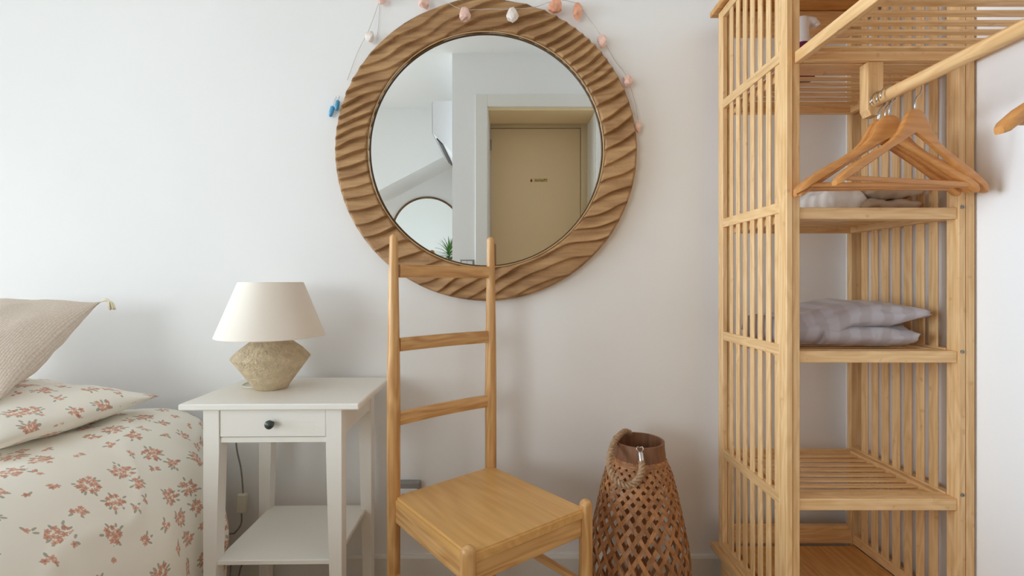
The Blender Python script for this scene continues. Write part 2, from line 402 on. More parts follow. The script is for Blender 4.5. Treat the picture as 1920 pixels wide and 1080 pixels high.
dr = bpy.data.objects.new('door_1', None); COL.objects.link(dr); dr['kind'] = 'structure'; put(dr, Matrix.Translation((0, YD, 0)))
dl, drr, dz = R(920, 0, 3.93).x, R(1088, 0, 3.93).x, R(0, 241, 3.93).z
slab('door_leaf', dr, (dl, YD-.04, .005), (drr, YD, dz), M['door'], .002)
slab('door_frame', dr, (dl-.05, YD-.06, 0), (dl-.004, YD+.008, dz+.1), M['door_frame'], .002)
slab('door_frame', dr, (drr+.004, YD-.06, 0), (orr+.03, YD+.008, dz+.1), M['door_frame'], .002)
slab('door_frame', dr, (dl-.004, YD-.06, dz+.005), (drr+.004, YD+.008, dz+.1), M['door_frame'], .002)
hz = R(919, 272, 3.93)
for z in (hz.z, .9, .25): slab('hinge', dr, (dl-.006, YD+.001, z-.045), (dl+.006, YD+.014, z+.045), M['screw'], .002)
hd = board('door_handle', dr, (drr-.05, YD+.05, 1.0), (drr-.17, YD+.05, 1.0), .018, .018, M['steel']); board('rose', hd, (drr-.05, YD, 1.0), (drr-.05, YD+.05, 1.0), .03, .03, M['steel'])
# sign on the door: a red drop and a word
sg = thing('door_sign', 'small printed name label with red drop on the cream door seen in the mirror', 'sign', R(1010, 338, 3.93)+Vector((0, .0015, 0)))
tcx = R(1014, 0, 3.93).x; tz = R(0, 338, 3.93).z; hw = .056
slab('label_strip', sg, (tcx-hw, YD, tz-.014), (tcx+hw, YD+.001, tz+.014), M['label_yellow'], 0)
fc = bpy.data.curves.new('word', 'FONT'); fc.body = 'Mayoue'; fc.size = .030; fc.align_x = 'CENTER'; fc.align_y = 'CENTER'; fc.extrude = .0006; fc.materials.append(M['ink'])
fo = bpy.data.objects.new('tmp', fc); COL.objects.link(fo); bpy.context.view_layer.update()
fm = bpy.data.meshes.new_from_object(fo.evaluated_get(bpy.context.evaluated_depsgraph_get())); bpy.data.objects.remove(fo)
obj('lettering', fm, sg, Matrix.Translation((tcx, YD+.0016, tz)) @ Matrix.Rotation(PI, 4, 'Z') @ Matrix.Rotation(PI/2, 4, 'X'))
dc = R(996.3, 338, 3.93)
drop = [(dc.x+.0095*math.sin(t)*(1 if math.cos(t) < 0 else (1-math.cos(t))**.8), dc.z-.004+(.0105 if math.cos(t) < 0 else .020)*math.cos(t)) for t in [2*PI*i/20 for i in range(20)]]
mesh_at('red_drop', prism(drop, YD, YD+.0015, 'Y'), M['ink_red'], sg)
# skirting
def base(name, lo, hi): return struct(name, lo, hi, M['trim'])
bz = H-515*1.617/F
bb = mesh_at('baseboard_back', prism([(D, 0), (D-.013, 0), (D-.013, bz-.008), (D-.008, bz), (D, bz)], XL, XR, 'X'), M['trim']); bb['kind'] = 'structure'
base('baseboard_right', (XR-.013, YF, 0), (XR, D-.013, bz)); base('baseboard_left', (XL, YR, 0), (XL+.013, D-.013, bz))

# ================================================================ round carved mirror
MC = P(911, 279.5, 1.595)
def mirror():
    t = thing('round_mirror', 'large round wall mirror in a wavy carved brown wood frame', 'mirror', (MC.x, D, MC.z))
    ro, ri = 284*1.595/F, 222.5*1.595/F
    NT_, NR = 1400, 44
    def hgt(x, z):
        a = math.radians(25+13*noise.noise(Vector((x*1.6+3, z*1.6, 1.7))))
        v = z*math.cos(a)-x*math.sin(a)
        v += .042*noise.noise(Vector((x*3.0, z*3.0, 4.2)))+.014*noise.noise(Vector((x*9, z*9, 9.1)))
        per = .038; s = (v/per) % 1.0; A = .019*max(.35, .85+.7*noise.noise(Vector((x*6, z*6, 2.2))))
        return A*min(1, s/.07)**.8*((1-s)**.8)+.0006*noise.noise(Vector((x*160, z*160, 1)))
    bm = bmesh.new(); rings = []
    for j in range(NR+5):
        ring = []
        for i in range(NT_):
            th = 2*PI*i/NT_; c, s = math.cos(th), math.sin(th)
            if j < NR+1:
                u = j/NR; r = ri+(ro-ri)*u; x, z = r*c, r*s
                edge = min(1, u/.05, (1-u)/.05)
                y = D-.027-hgt(x, z)*(.6+.4*edge)+.006*(1-edge)
            elif j == NR+1: r, y = ro+.001, D-.024
            elif j == NR+2: r, y = ro, D-.001
            elif j == NR+3: r, y = ri-.0005, D-.001
            else: r, y = ri-.0005, D-.024
            ring.append(bm.verts.new((MC.x+r*c, y, MC.z+r*s)))
        rings.append(ring)
    rings.append(rings[0])
    for a, b in zip(rings, rings[1:]):
        for i in range(NT_): bm.faces.new((a[i], a[(i+1) % NT_], b[(i+1) % NT_], b[i]))
    mesh_at('carved_frame', bm, M['mango'], t, 3.2, base=(MC.x, D, MC.z))
    # pale lip and dark ring coloured as the shadow gap round the glass
    tm = []
    for nm, r, rr, y, mt in (('lip', ri-.002, .0019, GL-.010, 'rim_gold'), ('shadow_ring', ri-.006, .0026, GL-.002, 'gap')):
        pts = [Vector((MC.x+r*math.cos(2*PI*i/160), y, MC.z+r*math.sin(2*PI*i/160))) for i in range(160)]
        mesh_at(nm, tube(pts, rr, 6, closed=True), M[mt], t, 3.2)
    bm = bmesh.new(); g = [(ri-.001)*math.cos(2*PI*i/160) for i in range(160)]
    pts = [(MC.x+(ri-.001)*math.cos(2*PI*i/160), MC.z+(ri-.001)*math.sin(2*PI*i/160)) for i in range(160)]
    mesh_at('glass', prism(pts, GL, GL+.005, 'Y'), M['mirror'], t)
mirror()

# ================================================================ bamboo wardrobe
DX0, DX1 = .669, .684      # sliding door
WXF, WXB = .686, 1.127     # frame front / back
ZL = [1.575, 1.200, .851, .4925, .190]   # shelf levels (top faces)
YA, YE = 1.172, 1.555      # tower front and rear
YN = .40                   # near end of the wardrobe
B = M['bamboo']
wr = thing('bamboo_wardrobe', 'tall open bamboo wardrobe with slatted sliding door and shelf tower', 'wardrobe', (.9, 1.0, 0))
# posts
for x0, x1, y0, y1 in ((WXF, .704, YA, YA+.034), (WXF, .704, YE-.034, YE), (WXF, .716, YN, YN+.034), (1.088, WXB-.022, YA, YA+.034), (WXB-.021, WXB, YA, YA+.034),
                       (1.084, WXB, YE-.02, YE), (1.088, WXB, YN, YN+.034)):
    slab('post', wr, (x0, y0, 0), (x1, y1, 1.875), B)
# roof board and its rails
slab('top_board', wr, (.655, YN-.02, 1.878), (WXB, YE+.025, 1.896), M['bamboo_y'])
slab('top_rail', wr, (.704, YE-.022, 1.80), (1.084, YE, 1.876), B)
slab('top_rail', wr, (1.10, YN+.034, 1.84), (1.125, YA, 1.876), B)
# base: boards, ledge rail that carries the door, plinth
for k in range(4):
    y0 = YN+.05+(YE-.03-YN-.05)*k/4; y1 = YN+.05+(YE-.03-YN-.05)*(k+1)/4-.0015
    slab('base_board', wr, (.705, y0, ZL[4]-.018), (1.086, y1, ZL[4]), M['bamboo_y'])
slab('base_ledge', wr, (.655, YN, ZL[4]-.034), (WXF, YE+.02, ZL[4]-.012), B)
slab('plinth', wr, (.672, YN+.03, .03), (.686, YE-.02, ZL[4]-.036), B)
slab('base_rail', wr, (.704, YE-.02, ZL[4]), (1.084, YE, ZL[4]+.055), B)
slab('base_rail', wr, (1.088, YA+.034, ZL[4]), (1.105, YE-.02, ZL[4]+.03), B)
slab('base_rail', wr, (1.098, YN+.034, ZL[4]-.03), (1.12, YA, ZL[4]), B)
# shelves of slats
def shelf(ztop, front=True):
    s = slab('shelf_rail', wr, (.704, YA+.004, ztop-.028), (1.088, YA+.046, ztop), B)
    tag(s)
    slab('shelf_rail', wr, (.704, YE-.04, ztop-.028), (1.084, YE-.021, ztop), B)
    slab('shelf_rail', wr, (1.066, YA+.046, ztop-.028), (1.084, YE-.04, ztop), B)
    slab('shelf_rail', wr, (.705, YA+.046, ztop-.028), (.722, YE-.04, ztop), B)
    y = YA+.054
    while y < YE-.062:
        slab('slat', wr, (.722, y, ztop-.011), (1.066, y+.0195, ztop-.006), B, .001); y += .0362
for z in ZL[1:4]: shelf(z)
# the uppermost shelf runs over the tower and the hanging rail
z = ZL[0]
shelf(z)
slab('shelf_rail', wr, (.690, YN+.034, z-.028), (.708, YA-.001, z), B)
slab('shelf_rail', wr, (1.084, YN+.034, z-.028), (1.102, YA-.001, z), B)
slab('shelf_rail', wr, (.708, YA-.018, z-.028), (1.084, YA-.003, z), B)
y = 1.124
while y > YN+.05:
    slab('slat', wr, (.708, y, z-.013), (1.084, y+.0195, z-.008), B, .001); y -= .0372
# rear panel of upright slats along the wall
for k in range(8):
    yc = 1.2438+.0400*k
    if yc+.013 < YE-.02: slab('back_slat', wr, (1.088, yc-.013, ZL[4]+.03), (1.0922, yc+.013, 1.84), B, .001)
for zt in ZL[1:4]:
    slab('back_rail', wr, (1.085, YA+.034, zt-.028), (1.1055, YE-.02, zt+.004), B, .001)
slab('back_rail', wr, (1.085, YA+.034, 1.84), (1.1055, YE-.02, 1.876), B, .001)
# screws on the post
for zz in (P(0, 388, YA).z, P(0, 659.5, YA).z, P(0, 928, YA).z):
    bm = lathe([(.0001, 0), (.0045, 0), (.0045, .002), (.0018, .002), (.0016, .0008), (.0001, .0008)], 14)
    bmesh.ops.rotate(bm, verts=bm.verts[:], matrix=Matrix.Rotation(PI/2, 3, 'X')); bmesh.ops.translate(bm, verts=bm.verts[:], vec=(1.0965, YA, zz))
    mesh_at('screw', bm, M['screw'], wr)
# sliding door: stiles, rails, seven slats
sd = bpy.data.objects.new('sliding_door', None); COL.objects.link(sd); put(sd, Matrix.Translation((DX0, 1.36, .18)), wr)
dy0, dy1 = YA-.004, 1.547
slab('stile', sd, (DX0, dy0, .179), (DX1, dy0+.033, 1.874), B)
slab('stile', sd, (DX0, dy1-.031, .179), (DX1, dy1, 1.874), B)
for zz in (1.575, 1.203, .851, .4825): slab('rail', sd, (DX0, dy0+.033, zz-.0135), (DX1, dy1-.031, zz+.0135), B, .001)
slab('rail', sd, (DX0, dy0+.033, .179), (DX1, dy1-.031, .205), B, .001)
slab('rail', sd, (DX0, dy0+.033, 1.848), (DX1, dy1-.031, 1.874), B, .001)
for yc in (1.4665, 1.4247, 1.3829, 1.3411, 1.2993, 1.2575, 1.2157):
    slab('slat', sd, (DX0+.003, yc-.0105, .2), (DX0+.008, yc+.0105, 1.85), B, .001)
# rail for hangers and its bracket
RX, RZ = .878, 1.4525
br = mesh_at('rail_bracket', prism([(RX-.018, z-.029), (RX+.018, z-.029), (RX+.018, RZ-.02), (RX+.010, RZ-.034), (RX-.010, RZ-.034), (RX-.018, RZ-.02)], YA-.012, YA+.016, 'Y'), B, wr)
bmr = lathe([(0, 0), (.0142, 0), (.0142, YA-.012-YN-.034), (0, YA-.012-YN-.034)], 28)
bmesh.ops.rotate(bmr, verts=bmr.verts[:], matrix=Matrix.Rotation(-PI/2, 3, 'X'))
me = finish(bmr, B, .6); obj('clothes_rail', me, wr, Matrix.Translation((RX, YN+.034, RZ)))
# turn the rail's grain along its length
for v in me.vertices: v.co = Vector((v.co.x, v.co.z, v.co.y))
ro_ = [o for o in wr.children if o.name.startswith('clothes_rail')][0]
ro_.matrix_basis = ro_.matrix_basis @ Matrix(((1, 0, 0, 0), (0, 0, 1, 0), (0, 1, 0, 0), (0, 0, 0, 1)))
ro_.matrix_basis = WM[wr.name].inverted() @ Matrix.Translation((RX, YN+.034, RZ)) @ Matrix.Rotation(-PI/2, 4, 'X')
for v in me.vertices: v.co.z = abs(v.co.z)

# ================================================================ hangers
def hanger_parts():
    top = [(0, 0), (.010, -.002), (.020, -.009), (.030, -.026), (.043, -.052), (.060, -.071), (.085, -.089), (.115, -.106), (.145, -.124), (.172, -.142), (.190, -.158), (.198, -.168)]
    bot = [(0, -.055), (.010, -.0605), (.020, -.066), (.030, -.072), (.043, -.080), (.060, -.0905), (.085, -.107), (.115, -.127), (.145, -.147), (.172, -.164), (.188, -.176), (.195, -.178)]
    bm = bmesh.new(); rings = []
    seq = [(-1, i) for i in range(len(top)-1, 0, -1)]+[(1, i) for i in range(len(top))]
    for s, i in seq:
        (tx, tz), (bx, bz_) = top[i], bot[i]; u = tx/.198; th = .0065+.006*u**1.5
        if i == len(top)-1: th *= .55
        yb = .005*u**1.4
        ring = []
        for k in range(12):
            a = 2*PI*k/12; ca, sa = math.cos(a), math.sin(a)
            fz = math.copysign(abs(sa)**.55, sa)*.5+.5; fy = math.copysign(abs(ca)**.6, ca)
            x = bx+(tx-bx)*fz; zz = bz_+(tz-bz_)*fz
            ring.append(bm.verts.new((s*x, yb+fy*th, zz)))
        rings.append(ring)
    for a, b in zip(rings, rings[1:]):
        for k in range(12): bm.faces.new((a[k], a[(k+1) % 12], b[(k+1) % 12], b[k]))
    bm.faces.new(rings[0][::-1]); bm.faces.new(rings[-1])
    shoulder = finish(bm, M['beech'], .7)
    zb = -.160
    bar = finish(tube([(-.178, .004, zb), (.178, .004, zb)], .0058, 10), M['beech'], .8)
    # wire hook: shank up, then round over the rail
    r = .0175; pts = [(0, 0, -.012), (0, 0, .018), (.004, 0, .026), (.0135, 0, .034)]
    cz = .018+.030
    for i in range(15):
        a = math.radians(-38+i*15.5); pts.append((r*math.cos(a), 0, cz+r*math.sin(a)))
    pts.append((-r-.002, 0, cz-.010))
    hook = finish(tube(pts, .0017, 7), M['steel'], 3.2)
    return shoulder, bar, hook
SH, BARM, HK = hanger_parts()
HZ = RZ+.0142+.0017-.0175-.048    # the hook rests on the rail
def make_hanger(y, rz, label, group=None, roll=0, dx=0):
    t = thing('clothes_hanger', label, 'hanger', (RX+dx, y, HZ), 0, group)
    Mt = Matrix.Translation((RX+dx, y, HZ)) @ Matrix.Rotation(rz, 4, 'Z') @ Matrix.Rotation(roll, 4, 'Y')
    put(t, Mt)
    for nm, me_ in (('shoulder', SH), ('trouser_bar', BARM), ('hook', HK)): obj(nm, me_, t, Mt)
    return t
G = 'wooden hangers on the bamboo rail'
make_hanger(1.074, .16, 'front wooden hanger of the bunch, wide arms facing the camera', G, .012, .022)
make_hanger(1.1115, -.07, 'second wooden hanger back, its left arm reaching the door post', G, .012, -.006)
make_hanger(1.1335, -.03, 'third wooden hanger of the bunch, squeezed behind the second', G, -.012, .002)
make_hanger(1.1430, .02, 'fourth wooden hanger of the bunch, only its left shoulder showing', G, .01, -.004)
make_hanger(1.1520, 0.0, 'hindmost wooden hanger of the bunch, against the rail bracket', G, -.01)
make_hanger(.675, .03, 'lone wooden hanger at the right picture edge, in front of the white wall', G)

# ================================================================ things on the shelves
def pillow(name, mat, a, b, h, Mw, parent=None, nu=40, nv=32, pinch=.07, wr_=.004, seed=0, sag=0.0, p=2.2, q=.55):
    bm = bmesh.new(); uvl = bm.loops.layers.uv.new('UVMap')
    def pt(u, v, s):
        x = a*u*(1-pinch*(1-v*v)*u*u); y = b*v*(1-pinch*(1-u*u)*v*v)
        e = max(0, (1-abs(u)**p)*(1-abs(v)**p))**q
        n = noise.noise(Vector((u*2.2+seed, v*2.2, s*3)))*wr_*3*e**.5+noise.noise(Vector((u*6+seed, v*6, s*5+2)))*wr_*e**.5
        return Vector((x, y, s*h*e+n-sag*(u*u+v*v)))
    top = [[bm.verts.new(pt(2*i/nu-1, 2*j/nv-1, 1)) for j in range(nv+1)] for i in range(nu+1)]
    bot = [[top[i][j] if i in (0, nu) or j in (0, nv) else bm.verts.new(pt(2*i/nu-1, 2*j/nv-1, -1)) for j in range(nv+1)] for i in range(nu+1)]
    for L_, o in ((top, 0.0), (bot, 1.37)):
        for i in range(nu):
            for j in range(nv):
                ids = ((i, j), (i+1, j), (i+1, j+1), (i, j+1)); f = bm.faces.new([L_[m][n_] for m, n_ in ids])
                for lp, (m, n_) in zip(f.loops, ids): lp[uvl].uv = (a*(2*m/nu-1)+o+seed, b*(2*n_/nv-1)+seed*.37)
    return obj(name, finish(bm, mat, 3.2), parent, Mw)
zc = ZL[2]
fq = thing('folded_bedding', 'folded grey striped satin bedding on the third wardrobe shelf', 'bedding', (.90, 1.31, zc))
def fold_layer(name, x0, x1, y0, y1, lo, hi, seed, skew):
    """a stuffed, flattened layer of cloth between the curves lo(u) and hi(u)"""
    bm = bmesh.new(); uvl = bm.loops.layers.uv.new('UVMap'); NU, NV = 60, 36; rows = []
    for i in range(NU+1):
        u = i/NU; x = x0+(x1-x0)*u; ring = []; zl, zh = lo(u), hi(u); zm, hh = (zl+zh)/2, (zh-zl)/2
        end = max(.70, min(1, (1-(1-min(1, (1-u)/.07))**2)))**.5
        for j in range(NV):
            a = 2*PI*j/NV; ca, sa = math.cos(a), math.sin(a)
            f0 = y0-skew*u
            y = (f0+y1)/2+(y1-f0)/2*math.copysign(abs(ca)**.55, ca)*(.92+.08*end)
            zz = zm+hh*end*math.copysign(abs(sa)**.8, sa)
            n = (.0045*noise.noise(Vector((u*5+seed, ca*2, sa*2.5))))+.0055*(.5-abs(noise.noise(Vector((u*4.5+sa*2+seed, ca*2.5, sa*3)))))**2+.0040*noise.noise(Vector((u*4+seed+sa*1.5, ca*5, sa*7)))+.002*noise.noise(Vector((u*13+seed, ca*3, sa*9)))
            ring.append(bm.verts.new((x+n, y-n, max(zc+.0008, zz+n))))
        rows.append(ring)
    for i in range(NU):
        for j in range(NV):
            f = bm.faces.new((rows[i][j], rows[i+1][j], rows[i+1][(j+1) % NV], rows[i][(j+1) % NV]))
            for lp, (m, n_) in zip(f.loops, ((i, j), (i+1, j), (i+1, j+1), (i, j+1))): lp[uvl].uv = (x0+(x1-x0)*m/NU+.02*n_/NV, n_/NV*.4)
    bm.faces.new(rows[0][::-1]); bm.faces.new(rows[-1])
    return mesh_at(name, bm, M['satin'], fq, 3.2)
sm = lambda t: max(0, min(1, t))**2*(3-2*max(0, min(1, t)))
fold_layer('lower_fold', .80, 1.030, 1.230, 1.46, lambda u: zc, lambda u: zc+.062-.006*sm((u-.6)/.4), 3.1, .012)
fold_layer('upper_fold', .708, 1.050, 1.246, 1.47, lambda u: zc+.044*sm((u-.34)/.16)+.026*sm((u-.72)/.28), lambda u: zc+.072+.046*sm(u/.62)-.010*sm((u-.7)/.3), 8.4, .040)
zb = ZL[1]
def bundle(name, label, mat, x0, x1, y0, y1, h, seed, cat, n):
    t = thing(name, label, cat, ((x0+x1)/2, (y0+y1)/2, zb))
    for k in range(n):
        z0 = zb+.0005+h*k/n; 
        pillow('fold', mat, (x1-x0)/2*(1-.05*k), (y1-y0)/2, h/n*.54, Matrix.Translation(((x0+x1)/2+.006*math.sin(seed+k*2), (y0+y1)/2, z0+h/n*.545)), t, 30, 20, .03, .0036, seed+k, p=5, q=.5)
bundle('folded_sheet', 'folded white cotton sheet on the second wardrobe shelf behind hangers', M['white_cloth'], .832, .930, 1.26, 1.47, .064, 1.3, 'linen', 1)
bundle('folded_blanket', 'crumpled beige cotton blanket beside the white sheet, below the hangers', M['beige_cloth'], .928, 1.062, 1.23, 1.45, .064, 4.9, 'blanket', 2)
# pump bottle on the top shelf
bx, by, bz0 = P(1504, 0, 1.34).x, 1.34, ZL[0]
pb = thing('pump_bottle', 'purple pump bottle with white dispenser head on the top wardrobe shelf', 'bottle', (bx, by, bz0))
mesh_at('bottle_body', lathe([(0, 0), (.028, 0), (.030, .004), (.030, .070), (.027, .084), (.018, .095), (.0165, .108), (0, .108)], 28, (bx, by, bz0)), M['purple'], pb, .7)
mesh_at('collar', lathe([(.0165, .100), (.0172, .102), (.0172, .128), (.0145, .131), (0, .131)], 24, (bx, by, bz0)), M['white_plastic'], pb, .7)
bm = lathe([(0, .128), (.0165, .128), (.017, .132), (.0172, .158), (.0165, .168), (.013, .174), (0, .176)], 24, (bx, by, bz0))
tube(spline([(bx, by, bz0+.163), (bx+.018, by, bz0+.164), (bx+.034, by, bz0+.160), (bx+.041, by, bz0+.150)], 5), [.0145]*5+[.0135]*5+[.010]*6, 12, bm)
mesh_at('pump_head', bm, M['white_plastic'], pb, .8)

# ================================================================ bedside table
NS = Matrix.Translation((P(503.5, 0, 1.24).x, 1.24, 0)) @ Matrix.Rotation(math.radians(1.0), 4, 'Z')
ns = thing('bedside_table', 'white painted bedside table with one drawer and lower shelf', 'table', (0, 0, 0)); put(ns, NS)
def nslab(name, lo, hi, mat=None, parent=ns, bev=.0015):
    lo, hi = Vector(lo), Vector(hi); s = hi-lo; ax = max(range(3), key=lambda i: s[i])
    o1 = [i for i in range(3) if i != ax]; x = Vector((0, 0, 0)); x[o1[0]] = 1; zz = Vector((0, 0, 0)); zz[ax] = 1; yy = zz.cross(x)
    Ml = Matrix((x, yy, zz)).transposed().to_4x4(); Ml.translation = (lo+hi)/2
    return obj(name, box_mesh(s[o1[0]], s[o1[1]], s[ax], mat or M['white_lacquer'], bev), parent, NS @ Ml)
ZT = .7065; hw = .2300
nslab('table_top', (-hw, 0, ZT-.0165), (hw, .345, ZT), bev=.003)
def leg(xo, inn, y0, y1):
    """outer face upright, inner face tapers below the drawer"""
    s = 1 if inn > xo else -1; w_ = .041
    prof = [(xo, 0), (xo+s*.026, 0), (xo+s*w_, .58), (xo+s*w_, ZT-.0165), (xo, ZT-.0165)]
    bm = prism(prof, y0, y1, 'Y'); bmesh.ops.bevel(bm, geom=bm.edges[:], offset=.0015, segments=1, affect='EDGES')
    obj('leg', finish(bm, M['white_lacquer']), ns, NS)
LX = .1735
for y0, y1 in ((.012, .050), (.300, .338)):
    leg(-LX, 0, y0, y1); leg(LX-.0, 0, y0, y1) if False else leg(.1825, 0, y0, y1)
xl, xr = -LX+.041, .1825-.041
nslab('rail', (xl, .018, .602), (xr, .040, .6165))
nslab('rail', (xl, .306, .602), (xr, .330, ZT-.0165))
for x0, x1 in ((-LX+.006, -LX+.028), (.1825-.028, .1825-.006)):
    bm = prism([(.050, ZT-.0165), (.300, ZT-.0165), (.300, .602), (.29, .612), (.06, .612), (.05, .602)], x0, x1, 'X'); obj('side_apron', finish(bm, M['white_lacquer']), ns, NS)
dw = nslab('drawer', (xl+.0015, .014, .6185), (xr-.0015, .034, ZT-.018))
nslab('drawer_box', (xl+.01, .034, .622), (xr-.01, .29, ZT-.022), parent=dw)
kb = lathe([(0, 0), (.005, 0), (.0045, .010), (.011, .014), (.0115, .019), (.008, .024), (0, .0255)], 20)
bmesh.ops.rotate(kb, verts=kb.verts[:], matrix=Matrix.Rotation(PI/2, 3, 'X'))
obj('knob', finish(kb, M['knob'], .8), dw, NS @ Matrix.Translation((.003, .014, .6545)))
nslab('lower_shelf', (-LX+.026, .020, .283), (.1825-.020, .330, .296), bev=.002)

# ================================================================ table lamp
LY = 1.425; LXc = P(509, 0, LY).x
tl = thing('table_lamp', 'table lamp with linen shade and rough angular stoneware base on bedside table', 'lamp', (LXc, LY, ZT))
k = LY/F
bm = lathe([(0, 0), (.040, 0), (.044, .003), (.052, .015), (.103, .086), (.107, .092), (.103, .098), (.085, .117), (.059, .137), (.052, .147), (.051, .153), (.048, .156), (.0, .156)], 56, (LXc, LY, ZT+.0003))
for v in bm.verts:
    d = Vector((v.co.x-LXc, v.co.y-LY, 0))
    if d.length > .03: v.co += d.normalized()*.0022*noise.noise(v.co*26)+Vector((0, 0, .0016*noise.noise(v.co*19+Vector((5, 0, 0)))*(1 if v.co.z > ZT+.02 else 0)))
mesh_at('lamp_base', bm, M['clay'], tl, .9)
rb, rt, zb0, zt0 = 94*k, 55.5*k, ZT+.1535, ZT+.312
bm = lathe([(rb, zb0), (rb+.0012, zb0+.002), (rt+.0012, zt0-.002), (rt, zt0), (rt-.0018, zt0), (rb-.002, zb0+.002), (rb, zb0)], 64, (LXc, LY, 0))
mesh_at('lamp_shade', bm, M['shade'], tl, .5)
mesh_at('socket', lathe([(0, .154), (.018, .154), (.018, .205), (.012, .21), (0, .21)], 20, (LXc, LY, ZT)), M['white_plastic'], tl, .7)
bm = lathe([(0, .268), (.012, .265), (.022, .25), (.022, .235), (.013, .215), (0, .21)], 20, (LXc, LY, ZT)); mesh_at('bulb', bm, M['white_plastic'], tl, 3.2)
c5 = [(LXc-.035, LY-.01, ZT+.005), (LXc-.075, LY-.005, ZT+.004), (LXc-.100, LY+.03, ZT+.004), (LXc-.095, LY+.10, ZT+.0045), (LXc-.09, LY+.166, ZT+.0045)]
tag(mesh_at('cord_end', tube(spline(c5, 8), .0027, 6), M['switch_white'], tl, 3.2), 'white end of the cord')
cdm = mesh_at('cord', tube(spline([c5[-1], P(443, 760, 1.605), P(443, 833, 1.605), P(452, 880, 1.605), P(456, 926, 1.605)], 8), .0027, 6), M['cord'], tl, 3.2)
a_, b_ = P(455, 925, 1.603), P(452.5, 961, 1.603)
board('cord_switch', cdm, a_, b_, .031, .018, M['switch_white'], (1, 0, 0), .004)
cp = spline([P(453, 961, 1.603), P(452, 982, 1.603), P(440, 999, 1.60), P(425, 1004, 1.60), P(405, 1035, 1.59), P(420, 1085, 1.59), P(445, 1150, 1.59)], 8)
mesh_at('cord', tube(cp, .0027, 6), M['cord'], tl, 3.2)
cp = spline([P(428, 1150, 1.58), P(432, 1075, 1.6), P(438, 1040, 1.61), P(462, 1042, 1.61), P(450, 1070, 1.6), P(440, 1150, 1.58)], 6)
mesh_at('cord', tube(cp, .0027, 6), M['cord'], tl, 3.2)

# wall outlet behind the chair
ow = P(750, 903, D-.02); ox0, ox1 = P(742, 0, 1.61).x, P(787.5, 0, 1.61).x
ot = thing('wall_outlet', 'grey plastic wall outlet low on the wall behind the chair', 'outlet', ((ox0+ox1)/2, D, ow.z-.05))
slab('housing', ot, (ox0, D-.030, ow.z-.075), (ox1, D, ow.z), M['outlet_grey'], .004)
slab('faceplate', ot, (ox0+.006, D-.034, ow.z-.070), (ox1-.006, D-.029, ow.z-.019), M['white_plastic'], .002)
for dx in (-.012, .012): slab('socket_hole', ot, ((ox0+ox1)/2+dx-.003, D-.0355, ow.z-.04), ((ox0+ox1)/2+dx+.003, D-.0335, ow.z-.034), M['black'], 0)

# ================================================================ ladder-back chair
A_ = Vector((-.300, 1.288, 0)); B_ = Vector((-.0555, 1.490, 0)); C_ = Vector((.187, 1.220, 0)); D_ = Vector((-.0835, 1.018, 0))
ZS = .452
ch = thing('ladder_back_chair', 'oak ladder-back chair with flat seat in front of round mirror', 'chair', ((A_+B_+C_+D_)/4))
def post(x, y, ztop, rb_, rm, rt_, name='leg', z0=0.0):
    Ls = ztop-z0; prof = [(0, 0), (rb_*.8, 0), (rb_, .006)]
    for i in range(1, 11):
        t = i/10; r = rb_+(rm-rb_)*min(1, t*2.2) if t < .45 else rm+(rt_-rm)*max(0, (t-.62)/.38)**1.3
        prof.append((r, .006+(Ls-.006-rt_)*t))
    r = prof[-1][0]; z1 = prof[-1][1]
    for i in range(1, 6): a = PI/2*i/5; prof.append((r*math.cos(a) if i < 5 else 0, z1+r*math.sin(a)))
    bm = lathe(prof, 20)
    for v in bm.verts:                     # slightly squared section
        rr = math.hypot(v.co.x, v.co.y)
        if rr > 1e-5:
            a = math.atan2(v.co.y, v.co.x)-.72; f = 1+.05*abs(math.sin(2*a))**2; v.co.x *= f; v.co.y *= f
    o = obj(name, finish(bm, M['oak'], .9), ch, Matrix.Translation((x, y, z0))); return o
post(A_.x-.006, A_.y, P(0, 439, A_.y).z, .0165, .0172, .0105)
post(B_.x, B_.y, P(0, 444, B_.y).z, .0160, .0168, .0105)
post(C_.x+.0065, C_.y-.002, ZS+.022, .0150, .0165, .0160)
post(D_.x-.002, D_.y-.002, ZS+.016, .0150, .0165, .0160)
# rungs of the back
e = (B_-A_).normalized(); nrm = Vector((0, 0, 1)).cross(e)
def rung(zc_, h):
    a, b = A_+e*.010, B_-e*.008; bm = bmesh.new(); N_ = 14; L_ = (b-a).length; rings = []
    for i in range(N_+1):
        t = i/N_; yo = .010*4*t*(1-t); ring = []
        for kx in range(12):
            an = 2*PI*kx/12; ca, sa = math.cos(an), math.sin(an)
            ring.append(bm.verts.new((math.copysign(abs(ca)**.5, ca)*.0075+yo, math.copysign(abs(sa)**.4, sa)*h/2, L_*(t-.5))))
        rings.append(ring)
    for p_, q_ in zip(rings, rings[1:]):
        for kx in range(12): bm.faces.new((p_[kx], p_[(kx+1) % 12], q_[(kx+1) % 12], q_[kx]))
    bm.faces.new(rings[0][::-1]); bm.faces.new(rings[-1])
    x = nrm; y = Vector((0, 0, 1)); Mw = Matrix((x, e.cross(x), e)).transposed().to_4x4(); Mw.translation = (a+b)/2+Vector((0, 0, zc_))
    obj('rung', finish(bm, M['oak'], .8), ch, Mw)
rung(1.0485, .036); rung(.8515, .037); rung(.655, .037)
